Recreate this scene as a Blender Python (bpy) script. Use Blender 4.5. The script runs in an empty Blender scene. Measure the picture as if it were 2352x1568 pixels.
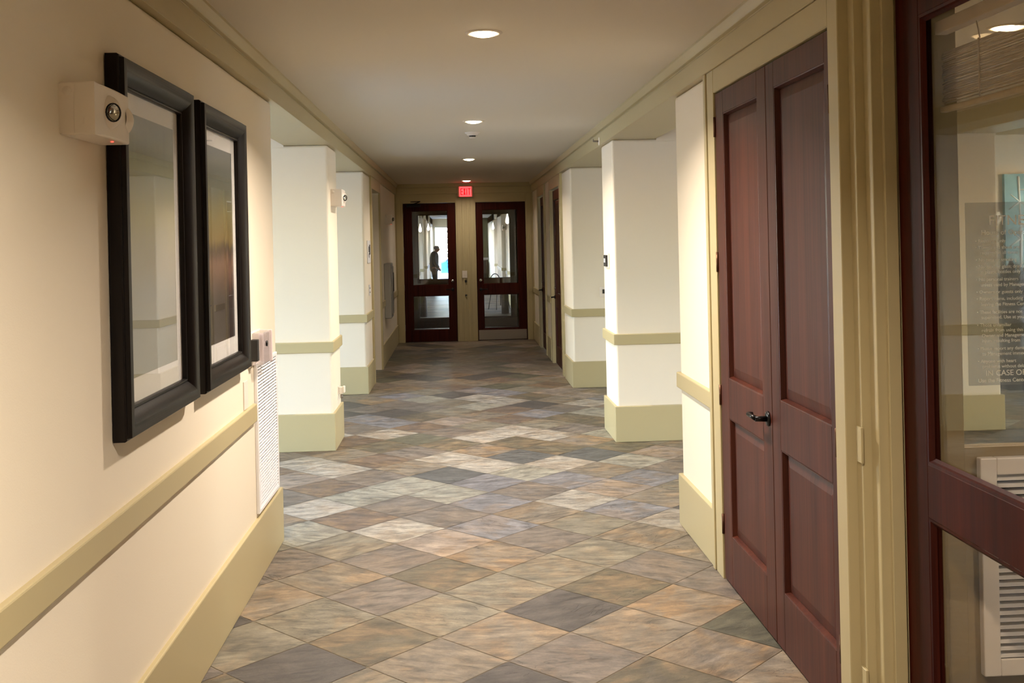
import bpy, bmesh, math, random
from mathutils import Vector, Matrix
random.seed(7)
C = bpy.context.scene.collection
scn = bpy.context.scene
PI = math.pi

# ------------------------------------------------------------ camera
H = 1.73
cam = bpy.data.cameras.new('camera')
cam.sensor_width = 36.0
cam.lens = 2374.5 / 2352 * 36
cam.shift_x = 0.0
cam.shift_y = -(784 - 552.6) / 2352
cam.clip_start = 0.05
cam.clip_end = 400
camo = bpy.data.objects.new('camera', cam)
C.objects.link(camo)
yaw, roll = 0.05265, 0.0221
camo.matrix_world = (Matrix.Translation((0, 0, H)) @ Matrix.Rotation(-yaw, 4, 'Z')
                     @ Matrix.Rotation(PI / 2, 4, 'X') @ Matrix.Rotation(-roll, 4, 'Z'))
scn.camera = camo

# ------------------------------------------------------------ world, exposure
SKY = 18.5
w = bpy.data.worlds.new('sky'); scn.world = w; w.use_nodes = True
nt = w.node_tree
bg = nt.nodes['Background']
sky = nt.nodes.new('ShaderNodeTexSky')
sky.sky_type = 'NISHITA'; sky.sun_disc = False; sky.sun_elevation = math.radians(48)
sky.sun_rotation = math.radians(150); sky.dust_density = .5
hs = nt.nodes.new('ShaderNodeHueSaturation'); hs.inputs['Saturation'].default_value = 1.0
wbx = nt.nodes.new('ShaderNodeVectorMath'); wbx.operation = 'MULTIPLY'; wbx.inputs[1].default_value = (1.04, 1.0, 1.0)
nt.links.new(sky.outputs[0], hs.inputs['Color'])
nt.links.new(hs.outputs[0], wbx.inputs[0]); nt.links.new(wbx.outputs[0], bg.inputs[0])
bg.inputs[1].default_value = SKY * 0.12
scn.view_settings.view_transform = 'Standard'
scn.view_settings.look = 'None'
scn.view_settings.gamma = 1.0
scn.view_settings.use_curve_mapping = False
scn.view_settings.exposure = 1.45
scn.cycles.max_bounces = 10
scn.cycles.diffuse_bounces = 6
scn.cycles.transparent_max_bounces = 24
scn.cycles.sample_clamp_indirect = 6.0
LAMP_W = 30.0

# ------------------------------------------------------------ helpers
def lin(c):
    return tuple((v / 255 / 12.92 if v / 255 <= .04045 else ((v / 255 + .055) / 1.055) ** 2.4) for v in c)

class MB:
    def __init__(s):
        s.bm = bmesh.new()
    def box(s, x0, x1, y0, y1, z0, z1, mi=0):
        vs = [s.bm.verts.new((x, y, z)) for x in (x0, x1) for y in (y0, y1) for z in (z0, z1)]
        for f in ((0, 1, 3, 2), (4, 6, 7, 5), (0, 4, 5, 1), (2, 3, 7, 6), (0, 2, 6, 4), (1, 5, 7, 3)):
            fa = s.bm.faces.new([vs[i] for i in f]); fa.material_index = mi
        return s
    def tube(s, a, b, r, r2=None, n=16, cap=True):
        a = Vector(a); b = Vector(b); r2 = r if r2 is None else r2
        d = (b - a).normalized()
        u = d.orthogonal().normalized(); v = d.cross(u)
        A = []; B = []
        for k in range(n):
            t = 2 * PI * k / n; e = u * math.cos(t) + v * math.sin(t)
            A.append(s.bm.verts.new(a + e * r)); B.append(s.bm.verts.new(b + e * r2))
        for k in range(n):
            f = s.bm.faces.new((A[k], A[(k + 1) % n], B[(k + 1) % n], B[k])); f.smooth = True
        if cap:
            s.bm.faces.new(A[::-1]); s.bm.faces.new(B)
        return s
    def lathe(s, prof, o=(0, 0, 0), axis=(0, 0, 1), n=32, close=False):
        d = Vector(axis).normalized(); u = d.orthogonal().normalized(); v = d.cross(u); o = Vector(o)
        rings = []
        for r, h in prof:
            if r < 1e-6:
                rings.append([s.bm.verts.new(o + d * h)])
            else:
                rings.append([s.bm.verts.new(o + d * h + (u * math.cos(2 * PI * k / n) + v * math.sin(2 * PI * k / n)) * r) for k in range(n)])
        for a, b in zip(rings, rings[1:]):
            for k in range(n):
                k2 = (k + 1) % n
                if len(a) == 1 and len(b) == 1: continue
                if len(a) == 1: f = s.bm.faces.new((a[0], b[k2], b[k]))
                elif len(b) == 1: f = s.bm.faces.new((a[k], a[k2], b[0]))
                else: f = s.bm.faces.new((a[k], a[k2], b[k2], b[k]))
                f.smooth = True
        return s
    def prism(s, pts, lo, hi, axis='y'):
        """pts: 2D polygon; axis y -> (x,z) extruded along y; z -> (x,y); x -> (y,z)"""
        def P(p, t):
            return {'y': (p[0], t, p[1]), 'z': (p[0], p[1], t), 'x': (t, p[0], p[1])}[axis]
        A = [s.bm.verts.new(P(p, lo)) for p in pts]; B = [s.bm.verts.new(P(p, hi)) for p in pts]
        n = len(pts)
        for k in range(n):
            s.bm.faces.new((A[k], A[(k + 1) % n], B[(k + 1) % n], B[k]))
        s.bm.faces.new(A[::-1]); s.bm.faces.new(B)
        return s
    def build(s, name, mat, parent=None, bevel=0, seg=2, loc=None):
        bmesh.ops.recalc_face_normals(s.bm, faces=s.bm.faces)
        me = bpy.data.meshes.new(name); s.bm.to_mesh(me); s.bm.free()
        for m in (mat if isinstance(mat, (list, tuple)) else [mat]): me.materials.append(m)
        o = bpy.data.objects.new(name, me); C.objects.link(o)
        if parent is not None: o.parent = parent
        if loc: o.location = loc
        if bevel:
            b = o.modifiers.new('bevel', 'BEVEL'); b.width = bevel; b.segments = seg; b.limit_method = 'ANGLE'
            b.angle_limit = math.radians(50); b.harden_normals = False
        return o

def tag(o, label=None, cat=None, group=None, kind=None):
    if label: o['label'] = label
    if cat: o['category'] = cat
    if group: o['group'] = group
    if kind: o['kind'] = kind
    return o
def empty(name, loc=(0, 0, 0), rz=0):
    o = bpy.data.objects.new(name, None); C.objects.link(o); o.location = loc; o.rotation_euler = (0, 0, rz)
    o.empty_display_size = .1
    return o
def S(o, label=None):
    o['kind'] = 'structure'
    if label: o['label'] = label
    return o
def copy_tree(o, parent=None):
    c = o.copy(); C.objects.link(c)
    if parent is not None: c.parent = parent
    for ch in list(o.children): copy_tree(ch, c)
    return c

# ------------------------------------------------------------ materials
def mat(name, col, rough=.5, metal=0, bump=None, var=None, coat=0, spec=None, emit=None, es=0):
    m = bpy.data.materials.new(name); m.use_nodes = True
    t = m.node_tree; b = t.nodes['Principled BSDF']
    c = lin(col) + (1,)
    b.inputs['Base Color'].default_value = c
    b.inputs['Roughness'].default_value = rough
    b.inputs['Metallic'].default_value = metal
    if coat: b.inputs['Coat Weight'].default_value = coat; b.inputs['Coat Roughness'].default_value = .15
    if spec is not None: b.inputs['Specular IOR Level'].default_value = spec
    if emit: b.inputs['Emission Color'].default_value = lin(emit) + (1,); b.inputs['Emission Strength'].default_value = es
    geo = t.nodes.new('ShaderNodeNewGeometry')
    if var:
        sc, amt = var
        n = t.nodes.new('ShaderNodeTexNoise'); n.inputs['Scale'].default_value = sc; n.inputs['Detail'].default_value = 4
        t.links.new(geo.outputs['Position'], n.inputs['Vector'])
        mx = t.nodes.new('ShaderNodeMix'); mx.data_type = 'RGBA'
        mx.inputs[6].default_value = tuple(v * (1 - amt) for v in c[:3]) + (1,)
        mx.inputs[7].default_value = tuple(min(1, v * (1 + amt)) for v in c[:3]) + (1,)
        t.links.new(n.outputs['Fac'], mx.inputs[0]); t.links.new(mx.outputs[2], b.inputs['Base Color'])
    if bump:
        sc, st, di = bump
        n = t.nodes.new('ShaderNodeTexNoise'); n.inputs['Scale'].default_value = sc; n.inputs['Detail'].default_value = 5
        t.links.new(geo.outputs['Position'], n.inputs['Vector'])
        bp = t.nodes.new('ShaderNodeBump'); bp.inputs['Strength'].default_value = st; bp.inputs['Distance'].default_value = di
        t.links.new(n.outputs['Fac'], bp.inputs['Height']); t.links.new(bp.outputs[0], b.inputs['Normal'])
    return m

def wood(name, c1, c2, rough=.3, coat=.6, scale=1.0):
    m = bpy.data.materials.new(name); m.use_nodes = True
    t = m.node_tree; b = t.nodes['Principled BSDF']
    tc = t.nodes.new('ShaderNodeTexCoord'); mp = t.nodes.new('ShaderNodeMapping')
    mp.inputs['Scale'].default_value = (45 * scale, 45 * scale, 1.6 * scale)
    n = t.nodes.new('ShaderNodeTexNoise'); n.inputs['Scale'].default_value = 1.0; n.inputs['Detail'].default_value = 7; n.inputs['Distortion'].default_value = .6
    n2 = t.nodes.new('ShaderNodeTexNoise'); n2.inputs['Scale'].default_value = .18; n2.inputs['Detail'].default_value = 3
    t.links.new(tc.outputs['Object'], mp.inputs[0]); t.links.new(mp.outputs[0], n.inputs['Vector']); t.links.new(mp.outputs[0], n2.inputs['Vector'])
    ad = t.nodes.new('ShaderNodeMath'); ad.operation = 'ADD'; t.links.new(n.outputs['Fac'], ad.inputs[0]); t.links.new(n2.outputs['Fac'], ad.inputs[1])
    cr = t.nodes.new('ShaderNodeValToRGB'); cr.color_ramp.elements[0].position = .36; cr.color_ramp.elements[1].position = .66
    hf = t.nodes.new('ShaderNodeMath'); hf.operation = 'MULTIPLY'; hf.inputs[1].default_value = .5; t.links.new(ad.outputs[0], hf.inputs[0])
    cr.color_ramp.elements[0].color = lin(c1) + (1,); cr.color_ramp.elements[1].color = lin(c2) + (1,)
    t.links.new(hf.outputs[0], cr.inputs[0]); t.links.new(cr.outputs[0], b.inputs['Base Color'])
    b.inputs['Roughness'].default_value = rough
    b.inputs['Coat Weight'].default_value = coat; b.inputs['Coat Roughness'].default_value = .2; b.inputs['Specular IOR Level'].default_value = .17
    bp = t.nodes.new('ShaderNodeBump'); bp.inputs['Strength'].default_value = .25; bp.inputs['Distance'].default_value = .001
    t.links.new(n.outputs['Fac'], bp.inputs['Height']); t.links.new(bp.outputs[0], b.inputs['Normal'])
    return m

def glass(name, tint=(255, 255, 255), ior=1.5, alpha=0.0, acol=(120, 120, 120)):
    """thin pane: fresnel reflection over clear transmission, optional film colour"""
    m = bpy.data.materials.new(name); m.use_nodes = True
    t = m.node_tree; t.nodes.remove(t.nodes['Principled BSDF']); out = t.nodes['Material Output']
    tr = t.nodes.new('ShaderNodeBsdfTransparent'); tr.inputs[0].default_value = lin(tint) + (1,)
    base = tr.outputs[0]
    if alpha:
        d = t.nodes.new('ShaderNodeBsdfDiffuse'); d.inputs[0].default_value = lin(acol) + (1,)
        mm = t.nodes.new('ShaderNodeMixShader'); mm.inputs[0].default_value = alpha
        t.links.new(base, mm.inputs[1]); t.links.new(d.outputs[0], mm.inputs[2]); base = mm.outputs[0]
    g = t.nodes.new('ShaderNodeBsdfGlossy'); g.inputs['Roughness'].default_value = 0.0
    f = t.nodes.new('ShaderNodeFresnel'); f.inputs[0].default_value = ior
    # keep the same fresnel on both faces of the pane
    geo = t.nodes.new('ShaderNodeNewGeometry')
    mr = t.nodes.new('ShaderNodeMix'); mr.data_type = 'FLOAT'
    mr.inputs[2].default_value = ior; mr.inputs[3].default_value = 1 / ior
    t.links.new(geo.outputs['Backfacing'], mr.inputs[0]); t.links.new(mr.outputs[0], f.inputs[0])
    mx = t.nodes.new('ShaderNodeMixShader')
    t.links.new(f.outputs[0], mx.inputs[0]); t.links.new(base, mx.inputs[1]); t.links.new(g.outputs[0], mx.inputs[2])
    t.links.new(mx.outputs[0], out.inputs[0])
    return m

M = {}
M['wall'] = mat('wall_paint_cream', (225, 214, 192), .55, bump=(220, .25, .0012), spec=.35)
M['trim'] = mat('trim_paint_khaki', (177, 163, 122), .38, spec=.5, bump=(40, .1, .0008))
M['ceil'] = mat('ceiling_paint', (205, 195, 176), .75, bump=(60, .15, .001))
M['wood'] = wood('mahogany_door', (54, 20, 11), (86, 42, 27), .42, .06)
M['woodr'] = wood('mahogany_red', (42, 10, 5), (66, 21, 10), .42, .06)
M['woodr'].node_tree.nodes['Principled BSDF'].inputs['Specular IOR Level'].default_value = .08
M['frame'] = wood('espresso_frame', (12, 9, 7), (24, 18, 15), .38, .12, 1.5)
M['white'] = mat('white_plastic', (222, 212, 198), .4)
M['whitem'] = mat('white_grille_paint', (226, 224, 222), .4)
M['slat'] = mat('grille_slat_paint', (206, 206, 208), .5)
M['ring'] = mat('lamp_trim_white', (215, 205, 190), .5)
M['mat'] = mat('mat_board', (240, 236, 228), .85)
M['black'] = mat('black_metal', (22, 20, 19), .32, metal=.6)
M['dark'] = mat('dark_plastic', (30, 28, 27), .5)
M['chrome'] = mat('chrome', (200, 200, 200), .15, metal=1)
M['steel'] = mat('brushed_steel', (150, 140, 130), .42, metal=.8)
M['greybox'] = mat('grey_painted_metal', (150, 146, 138), .35, metal=.3)
M['hinge'] = mat('bronze_hinge', (92, 62, 42), .4, metal=.7)
M['groutm'] = mat('grout', (140, 128, 108), .9)
M['glass'] = glass('clear_glass')
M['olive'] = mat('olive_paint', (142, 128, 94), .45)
M['dglass'] = glass('door_glass', tint=(236, 231, 222), ior=1.27)
M['pglass'] = glass('picture_glass', ior=1.52)
M['wglass'] = glass('window_glass', ior=1.45)
M['film'] = glass('etched_sign_panel', alpha=.30, acol=(84, 86, 78))
M['letter'] = mat('etched_letters', (235, 232, 222), .6)
M['lamp'] = mat('lamp_lens', (255, 240, 215), .5, emit=(255, 226, 180), es=14)
M['pend'] = mat('pendant_glass', (255, 250, 240), .4, emit=(255, 246, 230), es=3)
M['reed'] = mat('woven_reed', (205, 195, 178), .8, var=(30, .2))
M['cord'] = mat('cotton_cord', (210, 200, 186), .8)
M['green_wall'] = mat('sage_wall', (118, 120, 92), .6)
M['black_pot'] = mat('black_planter', (14, 13, 12), .35)
M['leaf'] = mat('dark_leaf', (26, 34, 22), .45, var=(20, .3))
M['steel_clear'] = glass('clear_plastic', alpha=.25, acol=(215, 205, 205), ior=1.4)
M['red_led'] = mat('red_indicator', (255, 60, 50), .5, emit=(255, 40, 30), es=4)
M['asphalt'] = mat('pale_paving', (190, 188, 180), .9, var=(3, .1))
M['lens'] = mat('clear_lamp_reflector', (190, 190, 180), .08, metal=1)
M['pinkwall'] = M['wall']

def slate():
    m = bpy.data.materials.new('slate_tiles'); m.use_nodes = True
    t = m.node_tree; b = t.nodes['Principled BSDF']; L = t.links.new
    N = lambda k: t.nodes.new(k)
    at = N('ShaderNodeAttribute'); at.attribute_name = 'tile_tone'
    rn = N('ShaderNodeAttribute'); rn.attribute_name = 'tile_seed'
    geo = N('ShaderNodeNewGeometry')
    mul = N('ShaderNodeVectorMath'); mul.operation = 'MULTIPLY'; mul.inputs[1].default_value = (37, 91, 53)
    L(rn.outputs['Color'], mul.inputs[0])
    rot = N('ShaderNodeVectorRotate'); rot.rotation_type = 'Z_AXIS'; L(geo.outputs['Position'], rot.inputs['Vector'])
    sep = N('ShaderNodeSeparateColor'); L(rn.outputs['Color'], sep.inputs[0])
    am = N('ShaderNodeMath'); am.operation = 'MULTIPLY_ADD'; am.inputs[1].default_value = 1.2; am.inputs[2].default_value = -.6
    L(sep.outputs[0], am.inputs[0]); L(am.outputs[0], rot.inputs['Angle'])
    add = N('ShaderNodeVectorMath'); add.operation = 'ADD'; L(rot.outputs[0], add.inputs[0]); L(mul.outputs[0], add.inputs[1])
    mp = N('ShaderNodeMapping'); mp.inputs['Scale'].default_value = (1, 3.0, 1); L(add.outputs[0], mp.inputs[0])
    def noise(src, sc, de, ro, di=0.0):
        n = N('ShaderNodeTexNoise'); n.inputs['Scale'].default_value = sc; n.inputs['Detail'].default_value = de
        n.inputs['Roughness'].default_value = ro; n.inputs['Distortion'].default_value = di; L(src, n.inputs['Vector']); return n.outputs['Fac']
    def rng(src, a, b_, c, d):
        r = N('ShaderNodeMapRange'); r.inputs[1].default_value = a; r.inputs[2].default_value = b_; r.inputs[3].default_value = c; r.inputs[4].default_value = d
        L(src, r.inputs[0]); return r.outputs[0]
    def math_(op, a, b_=None, v=None):
        q = N('ShaderNodeMath'); q.operation = op; L(a, q.inputs[0])
        if b_ is not None: L(b_, q.inputs[1])
        if v is not None: q.inputs[1].default_value = v
        return q.outputs[0]
    cleft = noise(mp.outputs[0], 6.0, 12, .72, .35)        # layered cleft streaks
    patch = noise(add.outputs[0], 3.6, 6, .6, .5)          # mineral patches
    blot = noise(add.outputs[0], 9.0, 8, .7, .2)
    grain = noise(geo.outputs['Position'], 110, 4, .6)
    # rusty mineral areas on the tiles that have them
    rust = math_('MULTIPLY', rng(patch, .49, .57, 0, 1), at.outputs['Alpha'])
    mx = N('ShaderNodeMix'); mx.data_type = 'RGBA'; L(rust, mx.inputs[0]); L(at.outputs['Color'], mx.inputs[6])
    mx.inputs[7].default_value = tuple(v * .58 for v in lin((166, 136, 98))) + (1,)
    # grey-lilac film elsewhere
    mg = N('ShaderNodeMix'); mg.data_type = 'RGBA'; gfac = math_('MULTIPLY', rng(patch, .46, .36, 0, .55), at.outputs['Alpha'])
    L(gfac, mg.inputs[0]); L(mx.outputs[2], mg.inputs[6]); mg.inputs[7].default_value = tuple(v * .52 for v in lin((136, 134, 130))) + (1,)
    tone = math_('MULTIPLY', rng(cleft, .36, .64, .5, 1.5), rng(blot, .36, .64, .78, 1.22))
    tone = math_('MULTIPLY', tone, rng(grain, .3, .7, .93, 1.07))
    # thin jagged cleft edges: contour lines of the low noise
    d = N('ShaderNodeMath'); d.operation = 'SUBTRACT'; L(noise(mp.outputs[0], 1.7, 6, .6, .8), d.inputs[0]); d.inputs[1].default_value = .5
    ab = math_('ABSOLUTE', d.outputs[0]); line = rng(ab, .0, .006, .0, 1)
    lk = N('ShaderNodeMath'); lk.operation = 'MAXIMUM'; L(line, lk.inputs[0]); L(rng(sep.outputs[1], .45, .5, 0, 1), lk.inputs[1])
    line = lk.outputs[0]
    tone = math_('MULTIPLY', tone, rng(line, 0, 1, .55, 1))
    sc = N('ShaderNodeVectorMath'); sc.operation = 'SCALE'; L(mg.outputs[2], sc.inputs[0]); L(tone, sc.inputs['Scale'])
    L(sc.outputs[0], b.inputs['Base Color'])
    h = N('ShaderNodeMath'); h.operation = 'MULTIPLY_ADD'; h.inputs[1].default_value = .18; L(line, h.inputs[0]); L(cleft, h.inputs[2])
    h2 = N('ShaderNodeMath'); h2.operation = 'MULTIPLY_ADD'; h2.inputs[1].default_value = .06; L(grain, h2.inputs[0]); L(h.outputs[0], h2.inputs[2])
    bp = N('ShaderNodeBump'); bp.inputs['Strength'].default_value = .8; bp.inputs['Distance'].default_value = .012
    L(h2.outputs[0], bp.inputs['Height']); L(bp.outputs[0], b.inputs['Normal'])
    b.inputs['Roughness'].default_value = .45; b.inputs['Specular IOR Level'].default_value = .6
    return m
M['slate'] = slate()

# ------------------------------------------------------------ plan constants
LW, LT = -1.075, -1.055      # left wall face, left trim face
RW, RT = 1.325, 1.303        # right wall face, right trim face
CZ = 2.748
BB = .315                    # baseboard top
R0, R1 = .825, .917          # chair rail
HB = 2.57                    # header bottom
Y1, Y2, Y3, Y4 = 6.12, 8.76, 9.36, 12.0
YE = 18.0                    # end wall
YV = 20.8                    # second pair of doors
YH = 45.0                    # end of the far hall

# ------------------------------------------------------------ floor: grout bed and individually toned slates
PAL = {'G': (88, 82, 76), 'D': (98, 99, 96), 'k': (112, 102, 78), 's': (140, 132, 112), 'S': (170, 166, 148), 't': (146, 133, 113),
       'o': (150, 133, 110), 'r': (124, 104, 86), 'g': (130, 119, 107), 'b': (142, 140, 142), 'w': (190, 182, 166), 'p': (166, 150, 134), 'x': (104, 102, 82)}
KNOWN = """1,-2G 0,0k 0,1G -1,0s -1,-1g -1,1s -2,0t -2,-1t -3,0g -3,-1g -2,-2g -3,-2s -4,-1s -4,-2S -1,-2k 0,-1s 0,-2s 1,-1t 1,0t 2,-1g 2,0G
2,-2t 3,-1k 3,-2o 3,-3x 2,-3o 1,-3k 1,-4g 2,-4g 0,-3s 0,-4s 0,-5t 1,-5t -1,-3o -1,-4g -1,-5s -1,-6b -1,-7t 0,-6w -2,-3p -2,-4b -2,-5t -2,-6w
-2,-7p -2,-8b -3,-3w -3,-4g -3,-5b -3,-6g -3,-7b -3,-8t -3,-9S -4,-3r -4,-4g -4,-5S -4,-6b -4,-7S -4,-8w -4,-9D -4,-10k -5,-2t -5,-3w -5,-4S
-5,-5S -5,-6D -5,-7w -5,-8D -5,-9k -5,-10o -6,-3g -6,-4r -6,-5g -6,-6t -6,-7w -6,-8o -6,-9k -7,-4p -7,-5w -7,-6r -7,-7g -7,-8k -8,-5w -8,-6t
-8,-7k -8,-8x -9,-6r -9,-7r -9,-8w -8,-9g"""
known = {}
for tok in KNOWN.split():
    known[tuple(int(v) for v in tok[:-1].split(','))] = tok[-1]
RUST = {'o': .9, 't': .5, 'p': .5, 'b': .35, 's': .3, 'w': .35, 'g': .2, 'S': .15, 'k': .35, 'r': .5}
def build_floor():
    s, th = .4069, math.radians(45.2)
    ox, oy = -.4036, 4.830
    bm = bmesh.new()
    cl = bm.loops.layers.float_color.new('tile_tone'); sl = bm.loops.layers.float_color.new('tile_seed')
    a = Vector((math.cos(th), -math.sin(th))) * s; b = Vector((-math.sin(th), -math.cos(th))) * s
    rnd = random.Random(11)
    g = .0024
    for i in range(-75, 30):
        for j in range(-75, 30):
            c = Vector((ox, oy)) + a * (i + .5) + b * (j + .5)
            X, Y = c
            ok = (-2 < Y < YH and -2.2 < X < 2.4) or (2.5 < Y < 13 and -4.8 < X < 7.6) or (-2 < Y <= 3.2 and 1 < X < 7.6)
            if not ok: continue
            key = known.get((i, j))
            if key is None:
                key = rnd.choice('gGtobswpkSrgbwt' if Y > 8.8 else 'gGtosskgrtps')
                if Y > 12.2: key = rnd.choice('grkGtsgpkxt')
            col = Vector(lin(PAL[key])) * rnd.uniform(.57, .65)
            e = .5 - g / s
            vs = [bm.verts.new((*(c + a * u * e + b * v * e), 0)) for u, v in ((-1, -1), (1, -1), (1, 1), (-1, 1))]
            f = bm.faces.new(vs)
            sd = (rnd.random(), rnd.random(), rnd.random(), 1)
            for l in f.loops:
                l[cl] = (col[0], col[1], col[2], RUST.get(key, 0)); l[sl] = sd
            f.normal_update()
            if f.normal.z < 0: f.normal_flip()
    me = bpy.data.meshes.new('floor'); bm.to_mesh(me); bm.free(); me.materials.append(M['slate'])
    o = bpy.data.objects.new('floor', me); C.objects.link(o); S(o, 'diagonal multicoloured slate tile floor')
    S(MB().box(-5.0, 7.8, -2.5, YH + .3, -.12, -.002).build('floor', M['groutm']), 'grout bed and slab under the slate tiles')
build_floor()

# ------------------------------------------------------------ ceiling
cb = MB()
cb.box(-4.7, 4.4, -2.5, 13, CZ, CZ + .1)
cb.box(4.4, 7.8, -2.5, 13, 3.05, 3.15).box(4.4, 4.5, -2.5, 13, CZ, 3.05)
cb.box(-1.6, 1.8, 13, YV, CZ, CZ + .1)
cb.box(-2.2, 2.4, YV, YH + .3, CZ, CZ + .1)
S(cb.build('ceiling', M['ceil']), 'plain off-white plaster ceiling')

# ------------------------------------------------------------ walls
def wallbox(name, x0, x1, y0, y1, z0=0, z1=HB, m='wall', bev=.022, label=None):
    return S(MB().box(x0, x1, y0, y1, z0, z1).build(name, M[m], bevel=bev, seg=4), label)
# left
wallbox('wall_left', -1.40, LW, -2.4, Y1, label='near cream wall on the left with the framed pictures')
wallbox('wall_left', -1.95, LW, Y2, Y3, label='cream wall pier between the two left openings')
wallbox('wall_left', -4.6, LW, Y4, 12.98, z1=HB, label='cream wall past the second left opening')
wallbox('wall_left', -1.6, LW, 14.26, YE, bev=0, label='far cream wall on the left')
wallbox('wall_left', -4.6, -1.40, 3.1, 3.2, z1=CZ, bev=0)
wallbox('wall_left', -4.6, -1.41, Y4 - .0005, 12.97, z0=HB, z1=CZ, bev=0)
wallbox('wall_left', -1.95, -1.44, Y2 + .001, Y3 - .001, z0=HB - .03, z1=CZ, bev=0)
# right
wallbox('wall_right', RW, 1.62, 5.335, Y1 + .05, bev=.022, label='short cream wall beside the closet doors')
wallbox('wall_right', RW, 4.68, Y2 - .03, Y3, label='cream wall between the two right openings')
wallbox('wall_right', RW, 4.6, Y4, 12.96, label='cream wall past the second right opening')
wallbox('wall_right', RW, 1.7, 14.6, 15.42, bev=0)
wallbox('wall_right', RW, 1.7, 16.78, YE, bev=0)
wallbox('wall_right', 1.71, 4.68, Y2 - .029, Y3 - .001, z0=HB - .03, z1=CZ, bev=0)
wallbox('wall_right', 1.58, 1.62, 3.45, 5.335, bev=0)      # back of the shallow closet
wallbox('wall_right', 4.6, 7.6, Y4 - .01, 12.1, z1=3.05, bev=0, label='far cream wall with the blue painting')
wallbox('wall_right', 1.71, 4.6, Y4 + .001, 12.1, z0=HB - .03, z1=CZ, bev=0)
# headers / crown band along both sides
def crown(name, side, y0, y1, label):
    s = side
    f = -1.045 if s < 0 else 1.295
    b = -1.44 if s < 0 else 1.70
    m = MB()
    x = lambda d: f - s * d          # d>0 goes into the corridor
    def poly(p): return [(x(a), z) for a, z in p]
    bk = abs(b - f)
    m.prism(poly([(-bk, HB), (0, HB), (0, 2.678), (-.008, 2.684), (-.008, 2.690), (.012, 2.694), (.016, 2.705), (.030, 2.735), (.032, CZ + .02), (-bk, CZ + .02)]), y0, y1)
    return S(m.build(name, M['trim'], bevel=.002, seg=1), label)
crown('trim_1', -1, -2.4, YE, 'khaki header band and crown moulding along the left side')
crown('trim_2', 1, 3.44, YE, 'khaki header band and crown moulding along the right side')
def strips(name, z0, z1, segs, label, lip=0):
    m = MB()
    for (x0, x1, y0, y1) in segs:
        m.box(x0, x1, y0, y1, z0, z1)
        if lip: m.box(x0 - (.0 if x0 < 0 else .004), x1 + (.004 if x0 < 0 else 0), y0, y1, z1, z1 + .012)
    return S(m.build(name, M['trim'], bevel=.006, seg=2), label)
tL = .021
Lsegs = [(-1.40, LT, -2.3, Y1 + .022), (-1.97, LT, Y2 - .022, Y3 + .022), (-4.6, LT, Y4 - .022, 12.84)]
for k, (seg, lb) in enumerate(zip(Lsegs, ('near left wall', 'left pier', 'left wall past the second opening'))):
    strips('baseboard_left', 0, BB, [seg], 'khaki baseboard of the ' + lb)
    if k == 0: seg = (seg[0], seg[1], seg[2], 5.42)
    strips('trim_3', R0, R1, [seg], 'khaki chair rail of the ' + lb)
strips('baseboard_left', 0, BB, [(-1.4, LT, 14.42, YE)], 'khaki baseboard of the far left wall')
strips('trim_3', R0, R1, [(-1.4, LT, 14.42, YE)], 'khaki chair rail of the far left wall')
Rsegs = [(RT, 1.64, 5.342, Y1 + .072), (RT, 4.70, Y2 - .052, Y3 + .022), (RT, 4.6, Y4 - .022, 12.84)]
for seg, lb in zip(Rsegs, ('short wall beside the closet', 'right pier wall', 'right wall past the second opening')):
    strips('baseboard_right', 0, BB - .01, [seg], 'khaki baseboard of the ' + lb)
    strips('trim_4', R0, R1, [seg], 'khaki chair rail of the ' + lb)
strips('baseboard_right', 0, BB, [(RT, 1.5, 14.74, 15.30)], 'khaki baseboard between the far right doors')
strips('trim_4', R0, R1, [(RT, 1.5, 14.74, 15.30)], 'khaki chair rail between the far right doors')
strips('baseboard_right', 0, BB, [(RT, 1.5, 16.92, YE)], 'khaki baseboard of the far right corner')
strips('trim_4', R0, R1, [(RT, 1.5, 16.92, YE)], 'khaki chair rail of the far right corner')

# second arcade beam, fitness-side structure
S(MB().box(4.32, 4.68, -2, Y2 - .03, HB, 3.05).build('trim_5', M['trim'], bevel=.006), 'khaki beam of the parallel arcade on the right')
S(MB().box(4.7, 7.6, 11.96, Y4 - .01, 2.86, 3.05).build('trim_5', M['trim']), 'khaki crown band above the blue painting')
S(MB().box(4.7, 7.6, 11.97, Y4 - .01, 0, BB).build('baseboard_right', M['trim']), 'khaki baseboard under the blue painting')

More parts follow.
